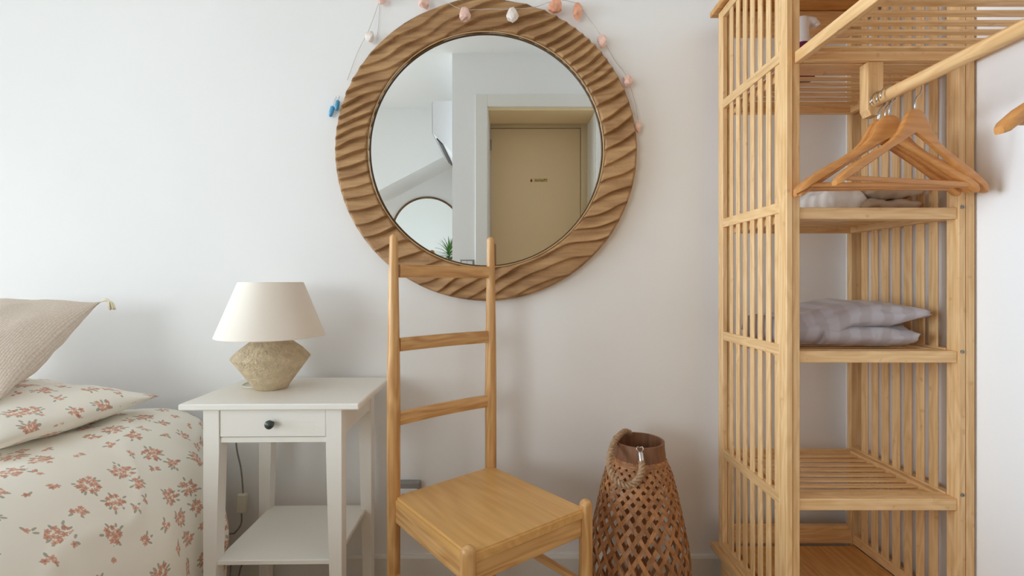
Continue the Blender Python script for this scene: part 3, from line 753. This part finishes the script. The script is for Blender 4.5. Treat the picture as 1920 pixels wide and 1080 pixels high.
# seat: board between side rails, aprons below
ex = (C_-B_).normalized(); exl = (D_-A_).normalized(); ef = (C_-D_).normalized()
inL = Vector((-exl.y, exl.x, 0)); inL = inL if inL.dot(B_-A_) > 0 else -inL
a, b, c, d = A_-inL*.0072+exl*.000, B_+inL*.0072-exl*.004, C_+inL*.004+exl*.010, D_-inL*.0072+exl*.010
bm = prism([(p.x, p.y) for p in (a, b, c, d)], ZS-.021, ZS, 'Z')
bmesh.ops.bevel(bm, geom=[q for q in bm.edges if min(q.verts[0].co.z, q.verts[1].co.z) > ZS-.001], offset=.005, segments=3, affect='EDGES')
bmesh.ops.translate(bm, verts=bm.verts[:], vec=-Vector((0, 1.25, ZS)))
an = math.atan2(exl.y, exl.x); bmesh.ops.rotate(bm, verts=bm.verts[:], cent=(0, 0, 0), matrix=Matrix.Rotation(-an, 3, 'Z'))
obj('seat', finish(bm, M['oak_seat'], .6), ch, Matrix.Translation((0, 1.25, ZS)) @ Matrix.Rotation(an, 4, 'Z'))
def rail(p, q, z0, z1, th, name='side_rail', bev=.006):
    board(name, ch, Vector((p.x, p.y, (z0+z1)/2)), Vector((q.x, q.y, (z0+z1)/2)), z1-z0, th, M['oak'], (0, 0, 1), bev)
rail(A_+exl*.004+inL*.004, D_-exl*.008+inL*.004, ZS-.066, ZS-.0208, .022, bev=.0012)
rail(B_+ex*.006-inL*.004, C_-ex*.010-inL*.002, ZS-.066, ZS-.0208, .022, bev=.0012)
rail(D_+ef*.012+exl*-.002, C_-ef*.012+exl*-.002, ZS-.068, ZS-.0215, .018, 'front_apron', .002)
rail(A_+e*.012, B_-e*.012, ZS-.066, ZS-.022, .018, 'rear_apron', .002)
def stretch(p, q, z_):
    d_ = (q-p); n_ = 12; pts = [p+d_*(i/n_)+Vector((0, 0, z_)) for i in range(n_+1)]
    L_ = d_.length; dn = d_.normalized(); x = Vector((0, 0, 1))
    bm = bmesh.new(); tube([(0, 0, L_*(i/n_-.5)) for i in range(n_+1)], [.0085+.003*math.sin(PI*i/n_) for i in range(n_+1)], 14, bm)
    Mw = Matrix((x, dn.cross(x), dn)).transposed().to_4x4(); Mw.translation = (p+q)/2+Vector((0, 0, z_))
    obj('stretcher', finish(bm, M['oak'], .9), ch, Mw)
stretch(B_, C_, .262); stretch(A_, D_, .240); stretch(A_, B_, .10); stretch(D_, C_, .22)

# ================================================================ rattan lantern
LC = Vector((P(1197, 0, 1.42).x, 1.42, 0)); KL = 1.42/F
def zpx(y): return H-(y-CY)*KL
prof = [(zpx(1090+95), .118), (zpx(1150), .137), (zpx(1110), .1465), (zpx(1060), .1470), (zpx(1010), .139), (zpx(960), .123), (zpx(915), .108), (zpx(880), .094), (zpx(860), .080), (zpx(852), .0735)]
prof = [(0.0, .100)]+[p for p in prof if p[0] > .02]
def rad(z_):
    for (z0, r0), (z1, r1) in zip(prof, prof[1:]):
        if z_ <= z1: t = (z_-z0)/(z1-z0); return r0+(r1-r0)*max(0, t)
    return prof[-1][1]
ln = thing('rattan_lantern', 'brown woven rattan lantern with rope handle on floor beside chair', 'lantern', LC)
NSEG, NST = 64, 24
def strip(sign):
    z0, z1 = .012, prof[-1][0]; th = 0; bm = bmesh.new(); rings = []; pz = z0
    for i in range(NSEG+1):
        z_ = z0+(z1-z0)*i/NSEG; r = (rad(z_-.006)+rad(z_)+rad(z_+.006))/3; t = (z_-z0)/(z1-z0)
        kk = .50+.55*t**2.2; dz_ = z_-pz; slope = kk/r; th += sign*slope*dz_; pz = z_
        wv = .0010*math.cos(th*NST*sign)*sign*1.0
        hw_ = (.0054 if t < .85 else .0047)*(1+kk*kk)**.5/r
        ring = []
        for (dth, dr_) in ((-hw_, -.0006), (-hw_, .0006), (hw_, .0006), (hw_, -.0006)):
            q = th+dth; rr = r+dr_+.0012*sign*math.cos(th*NST*.999); ring.append(bm.verts.new((rr*math.cos(q), rr*math.sin(q), z_)))
        rings.append(ring)
    for p_, q_ in zip(rings, rings[1:]):
        for kx in range(4): bm.faces.new((p_[kx], p_[(kx+1) % 4], q_[(kx+1) % 4], q_[kx]))
    bm.faces.new(rings[0][::-1]); bm.faces.new(rings[-1])
    return finish(bm, M['rattan'])
for s in (1, -1):
    me = strip(s)
    for i in range(NST): obj('rattan_strip', me, ln, Matrix.Translation(LC) @ Matrix.Rotation(2*PI*i/NST, 4, 'Z'))
zr = zpx(824.5); rc = 47*KL
mesh_at('collar', lathe([(rc+.002, zpx(856)), (rc+.0035, zpx(850)), (rc+.0005, zpx(836)), (rc, zr), (rc-.005, zr), (rc-.005, zpx(852)), (rc+.002, zpx(856))], 48, LC), M['collar'], ln, .6)
mesh_at('base_ring', lathe([(.094, 0), (.104, 0), (.106, .016), (.096, .018), (.094, 0)], 40, LC), M['collar'], ln, .6)
mesh_at('base_disc', lathe([(0, .003), (.095, .003), (.095, .010), (0, .010)], 40, LC), M['collar'], ln, .6)
mesh_at('hoop', tube([LC+Vector((rad(prof[-2][0])*.985*math.cos(2*PI*i/48), rad(prof[-2][0])*.985*math.sin(2*PI*i/48), prof[-2][0])) for i in range(48)], .0035, 8, closed=True), M['rattan'], ln, 3.2)
rp = spline([P(1181, 812, 1.475), P(1170, 810, 1.445), P(1154, 826, 1.39), P(1145, 850, 1.345), P(1143, 876, 1.312), P(1153, 899, 1.292), P(1174, 911, 1.283), P(1193, 903, 1.287), P(1203, 884, 1.302), P(1203.5, 866, 1.322)], 12)
bm = bmesh.new()
for q in range(3): tube(rp, .0052, 7, bm, twist=190, orbit=.0046, phase=2*PI*q/3)
rh = mesh_at('rope_handle', bm, M['rope'], ln, 3.2)
mesh_at('ferrule', tube([P(1203.5, 868, 1.321), P(1202.5, 861, 1.326), P(1201, 849, 1.335)], .0078, 12), M['steel'], rh, .8)
bm = tube(spline([P(1201, 849, 1.335), P(1206, 843, 1.338), P(1204.5, 838, 1.341), P(1200, 839, 1.345), P(1195, 838, 1.341), P(1194, 843, 1.338), P(1200, 849, 1.335)], 4), .0012, 6); mesh_at('ring_hook', bm, M['steel'], rh, 3.2)

# ================================================================ bed
bd = thing('bed', 'bed made up with a floral print duvet beside the white table', 'bed', (-1.6, .65, 0))
XT = -1.12; ZD = .620; RXd, RZd = .318, .30
L1 = 1.25; Lq = .485; Lv = .24; LT = L1+Lq+Lv
def prof_d(s):
    if s < L1: return XT-(L1-s), ZD+.012*math.sin(s*2.4)*0, 0.0
    if s < L1+Lq:
        a = (s-L1)/Lq*PI/2; return XT+RXd*math.sin(a), ZD-RZd+RZd*math.cos(a), a
    return XT+RXd-.02*((s-L1-Lq)/Lv)**2, ZD-RZd-(s-L1-Lq), PI/2
Y0, Y1 = 1.585, -.20
def duv(u, v):
    s = u*LT; Y = Y0+(Y1-Y0)*v; x, z_, a = prof_d(s)
    wgt = min(1, s/.3)
    n = .018*noise.noise(Vector((s*2.6, Y*2.1, .3)))+.008*noise.noise(Vector((s*5.2+4, Y*6.5, 1.3)))+.004*noise.noise(Vector((s*11, Y*15+2, 3)))
    rid = abs(noise.noise(Vector((s*3.2+Y*2.0, Y*4.0, 7.7)))); n += .010*math.exp(-rid*14)*(.35+.65*math.sin(a))
    if a > .9: n += .008*math.sin(Y*17+3*noise.noise(Vector((Y*3, 0, 0))))*(a-.9)
    nx, nz_ = math.sin(a), math.cos(a)
    side = max(0, math.sin(a))
    bulge = .018*math.exp(-((Y-1.372)/.04)**2)*side-.020*math.exp(-((Y-1.24)/.05)**2)*side**2
    bulge -= .68*max(0, Y-1.36)*side
    foot = max(0, (Y1+.28-Y)/.28); z_ -= .16*foot**2
    head = max(0, (Y-1.46)/.125); z_ -= .028*head**2
    n = min(n, .012) if a > 1.0 else n
    return Vector((x+(n+bulge)*nx, Y, max(.05, z_+n*nz_)))
bm = grid_mesh(duv, 150, 190, lambda u, v: (u*LT, (Y0-Y1)*v))
mesh_at('duvet', bm, M['floral'], bd, 3.2)
slab('mattress', bd, (-2.34, -.16, .26), (-1.03, 1.60, .48), M['white_cloth'], .03)
slab('bed_frame', bd, (-2.36, -.18, .14), (-1.02, 1.61, .26), M['bamboo_y'], .004)
for x in (-2.3, -1.10):
    for yy in (-.1, 1.5): slab('leg', bd, (x-.025, yy-.025, 0), (x+.025, yy+.025, .14), M['bamboo_y'], .003)
# floral pillow lying on the duvet: corner points to the table
def frame_mat(o, ux, uy):
    x = Vector(ux).normalized(); y = Vector(uy); y = (y-x*y.dot(x)).normalized(); z_ = x.cross(y)
    m = Matrix((x, y, z_)).transposed().to_4x4(); m.translation = Vector(o); return m
tp = P(300, 742, 1.47); nr = P(-60, 850, 1.02)
uy = tp-nr; uy = Vector((uy.x*.6, uy.y, uy.z*.3)); ux = Vector((1, -.10, -.03))
pw, ph = .34, .235
Mp = frame_mat((0, 0, 0), ux, uy); Mp.translation = tp-(Mp.to_3x3() @ Vector((pw, ph, 0)))
pl = pillow('floral_pillow', M['floral'], pw, ph, .070, Mp, None, 56, 44, .05, .006, 2.7, 0)
tag(pl, 'floral print pillow lying on the duvet under the knitted cushion', 'pillow')
# knitted cushion leaning on the pillow and the wall
tc_ = P(190, 566, 1.46); bc = P(18, 752, 1.16)
uyc = tc_-bc; Mk = frame_mat((0, 0, 0), (1, .02, .015), uyc)
hb = uyc.length/2; ha = .235
Mk.translation = tc_-(Mk.to_3x3() @ Vector((ha, hb, 0)))
kc = pillow('knitted_cushion', M['knit'], ha, hb, .095, Mk, None, 60, 60, .05, .004, 5.2, 0, p=2.0, q=.62)
tag(kc, 'beige knitted cushion with a corner tassel leaning behind floral pillow', 'cushion')
ts = bmesh.new(); tr_ = P(190, 566, 1.46)
for q in range(9):
    x1 = 204+q*1.6; y1 = 584-abs(q-4)*1.0+random.uniform(-4, 3); Yq = 1.46+random.uniform(-.008, .008)
    tube(spline([P(189, 566, 1.46), P(197, 561+q*.4, Yq), P(203+q*.9, 563+q*.5, Yq), P(x1, y1, Yq)], 4), .0021, 5, ts)
put(mesh_at('tassel', ts, M['tassel'], None, 3.2), Matrix.Identity(4)) if False else None
o = mesh_at('tassel', ts, M['tassel'], kc, 3.2)

# ================================================================ stone garland round the mirror
gl = thing('stone_garland', 'string garland of pale pink stones draped around the round mirror top', 'garland', P(911, 0, 1.60))
YG = D-.020; YFc = D-.066
stones = [(694, 69, YG, 'quartz_white', 9, 10), (716, -4, YG, 'quartz', 9, 12), (795, 3, YG, 'quartz', 11, 13), (871, 27, YFc, 'quartz', 11, 14), (961, 28, YFc, 'quartz_white', 11, 13),
          (1041, 12, YG-.008, 'quartz_orange', 13, 14), (1083, 20, YG, 'quartz_orange', 9, 16), (1129, 77, YG, 'quartz', 9, 12), (1176, 152, YG, 'quartz', 9, 12), (1196, 237, YG, 'quartz', 6, 11)]
def stone(x, y, Y, mt, rx, ry, i):
    bm = bmesh.new(); bmesh.ops.create_icosphere(bm, subdivisions=2, radius=1)
    for v in bm.verts:
        n = v.co.normalized(); f = 1+.38*noise.noise(n*1.6+Vector((i*3.1, 0, 0)))
        v.co = Vector((n.x*f*rx*Y/F, n.y*f*min(rx, ry)*.75*Y/F, (n.z*f-.12*n.z*n.z*0)*ry*Y/F))
    c = P(x, y, Y); bmesh.ops.translate(bm, verts=bm.verts[:], vec=c)
    mesh_at('stone', bm, M[mt], gl, .25)
for i, s in enumerate(stones): stone(*s, i)
def string(pts): mesh_at('string', tube(spline([P(*p) for p in pts], 6), .0009, 5), M['string'], gl, 3.2)
string([(651, 150, D-.006), (672, 95, D-.008), (690, 60, D-.012), (708, 12, D-.012), (716, -12, D-.01)])
string([(712, -14, D-.006), (711, 30, D-.006), (708, 66, D-.006)])
string([(795, -10, YG), (832, 2, YFc), (868, 18, YFc), (912, 17, YFc), (958, 17, YFc), (1000, 14, YFc), (1030, 4, YG-.012), (1052, 0, YG-.01), (1083, 6, YG)])
string([(1083, 6, YG), (1108, 40, D-.008), (1126, 66, YG), (1152, 112, D-.008), (1174, 142, YG), (1190, 190, D-.008), (1197, 228, YG)])
# blue charms hanging by the frame
bc_ = thing('glass_charms', 'pair of small blue glass charms on the wall left of the mirror', 'ornament', P(626, 200, D-.012))
for x, y, tilt in ((632, 198, .25), (621.5, 209, .35)):
    c = P(x, y, D-.012); dd = Vector((math.sin(tilt)*-.014, 0, -.018))
    mesh_at('charm', tube([c-dd*1.0, c-dd*.8, c, c+dd*.8, c+dd], [.003, .007, .0075, .006, .002], 10), M['blue_glass'], bc_, .9)
    mesh_at('wire', tube(spline([c-dd, c-dd*1.4+Vector((.002, 0, 0)), c-dd*1.8, P(631, 181, D-.006)], 4), .0008, 5), M['steel'], bc_, 3.2)

# ================================================================ what the mirror shows of the room's other end
# air conditioner on the return wall
d0 = 3.66; x0 = R(811, 0, d0).x; za, zb1, zc1 = R(0, 189, d0).z, R(0, 249, d0).z, R(0, 287, d0).z
ac = thing('air_conditioner', 'white wall air conditioner seen high up in the mirror', 'air conditioner', (xs, 2*GL-d0, zc1))
y1 = 2*GL-d0; y0 = y1-.8
bm = prism([(xs, za), (x0+.006, za), (x0, za-.01), (x0, zb1), (x0+.02, zb1-.02), (xs-.02, zc1), (xs, zc1)], y0, y1, 'Y'); mesh_at('body', bm, M['white_plastic'], ac)
bm = prism([(x0-.006, za-.005), (x0-.002, za-.005), (x0-.002, zb1-.004), (x0-.006, zb1-.004)], y0, y1, 'Y'); mesh_at('front_panel', bm, M['white_plastic'], ac)
board('vane', ac, (x0+.05, y0+.05, zb1-.055-.004), (x0+.05, y1-.02, zb1-.055-.004), .065, .008, M['black'], (xs-x0-.04, 0, zc1-zb1+.02), .001)
# round mirror on the far wall
c2 = R(801, 436, 5.08); r2 = 66*5.08/F
rm = thing('far_round_mirror', 'thin framed round mirror on far wall, seen inside the large mirror', 'mirror', (c2.x, YB, c2.z))
mesh_at('rim', tube([(c2.x+r2*math.cos(2*PI*i/72), YB+.014, c2.z+r2*math.sin(2*PI*i/72)) for i in range(72)], .010, 8, closed=True), M['bark'], rm, 3.2)
mesh_at('glass', prism([(c2.x+r2*math.cos(2*PI*i/72), c2.z+r2*math.sin(2*PI*i/72)) for i in range(72)], YB+.002, YB+.010, 'Y'), M['mirror'], rm)
# palm in a pot
pc = R(842, 470, 4.72); pp = thing('potted_palm', 'green spiky palm seen at the bottom of the mirror', 'plant', (pc.x-.0, pc.y, 0))
mesh_at('pot', lathe([(0, 0), (.11, 0), (.15, .26), (.155, .27), (.14, .27), (.135, .24), (0, .24)], 28, (pc.x, pc.y, 0)), M['terracotta'], pp, .7)
mesh_at('trunk', tube([(pc.x, pc.y, .2), (pc.x+.01, pc.y, .6), (pc.x, pc.y, pc.z-.10)], [.03, .025, .02], 10), M['bark'], pp, 3.2)
for i in range(64):
    az = i*2.399; el = math.radians(-25+100*((i*37) % 64)/64); L_ = .17+.05*random.random()
    dv = Vector((math.cos(az)*math.cos(el), math.sin(az)*math.cos(el), math.sin(el))); o_ = Vector((pc.x, pc.y, pc.z-.09+.10*((i*37) % 64)/64))
    L_ = min(L_, max(.05, (xs-.012-o_.x)/dv.x)) if dv.x > .01 else L_
    bm = bmesh.new(); sd_ = dv.cross(Vector((0, 0, 1))).normalized(); prev = None
    for j in range(5):
        t = j/4; c = o_+dv*L_*t-Vector((0, 0, .05*t*t)); wd = .0075*(1-t)**.7+.0004
        cur = [bm.verts.new(c-sd_*wd), bm.verts.new(c+Vector((0, 0, .003*(1-t)+.0004))), bm.verts.new(c+sd_*wd), bm.verts.new(c-Vector((0, 0, .001)))]
        if prev:
            for kx in range(4): bm.faces.new((prev[kx], prev[(kx+1) % 4], cur[(kx+1) % 4], cur[kx]))
        prev = cur
    mesh_at('leaf', bm, M['leaf'], pp)
# light switch beside the doorway
sw0, sw1 = R(863, 487, 3.5), R(889, 505, 3.5)
sw = thing('light_switch', 'grey light switch plate beside the doorway seen in the mirror', 'switch', ((sw0.x+sw1.x)/2, YF, sw1.z))
slab('plate', sw, (sw0.x, YF, sw1.z), (sw1.x, YF+.009, sw0.z), M['outlet_grey'], .002)
mx = (sw0.x+sw1.x)/2
for a, b in ((sw0.x+.012, mx-.001), (mx+.001, sw1.x-.012)): slab('rocker', sw, (a, YF+.009, sw1.z+.010), (b, YF+.0125, sw0.z-.010), M['white_plastic'], .001)
# the photographer's camera on its tripod: only its top shows, at the mirror's lower edge
pcx = thing('photo_camera', 'black camera on a tripod, its top peeking into mirror bottom', 'camera', (0, -.09, 0))
slab('camera_body', pcx, (-.068, -.105, H-.045), (.068, -.050, H+.045), M['black'], .006)
slab('viewfinder', pcx, (-.024, -.105, H+.045), (.024, -.052, H+.072), M['black'], .006)
slab('flash_trigger', pcx, (-.022, -.098, H+.072), (.034, -.060, H+.124), M['black'], .008)
bm = lathe([(0, 0), (.033, 0), (.035, .004), (.035, .036), (.030, .038), (0, .034)], 28); bmesh.ops.rotate(bm, verts=bm.verts[:], matrix=Matrix.Rotation(-PI/2, 3, 'X'))
obj('lens', finish(bm, M['black'], .7), pcx, Matrix.Translation((0, -.050, H)))
mesh_at('tripod_column', lathe([(0, .55), (.014, .55), (.014, H-.07), (.026, H-.07), (.026, H-.0455), (0, H-.0455)], 16, (0, -.078, 0)), M['black'], pcx, .7)
for az in (90, 205, 335):
    a = math.radians(az); tp_ = (.03*math.cos(a), -.078+.03*math.sin(a), H-.10); bt = (.24*math.cos(a), -.078+(.24 if az == 90 else .20)*math.sin(a), .003)
    mesh_at('tripod_leg', tube([bt, tp_], [.009, .013], 10), M['black'], pcx, .8)
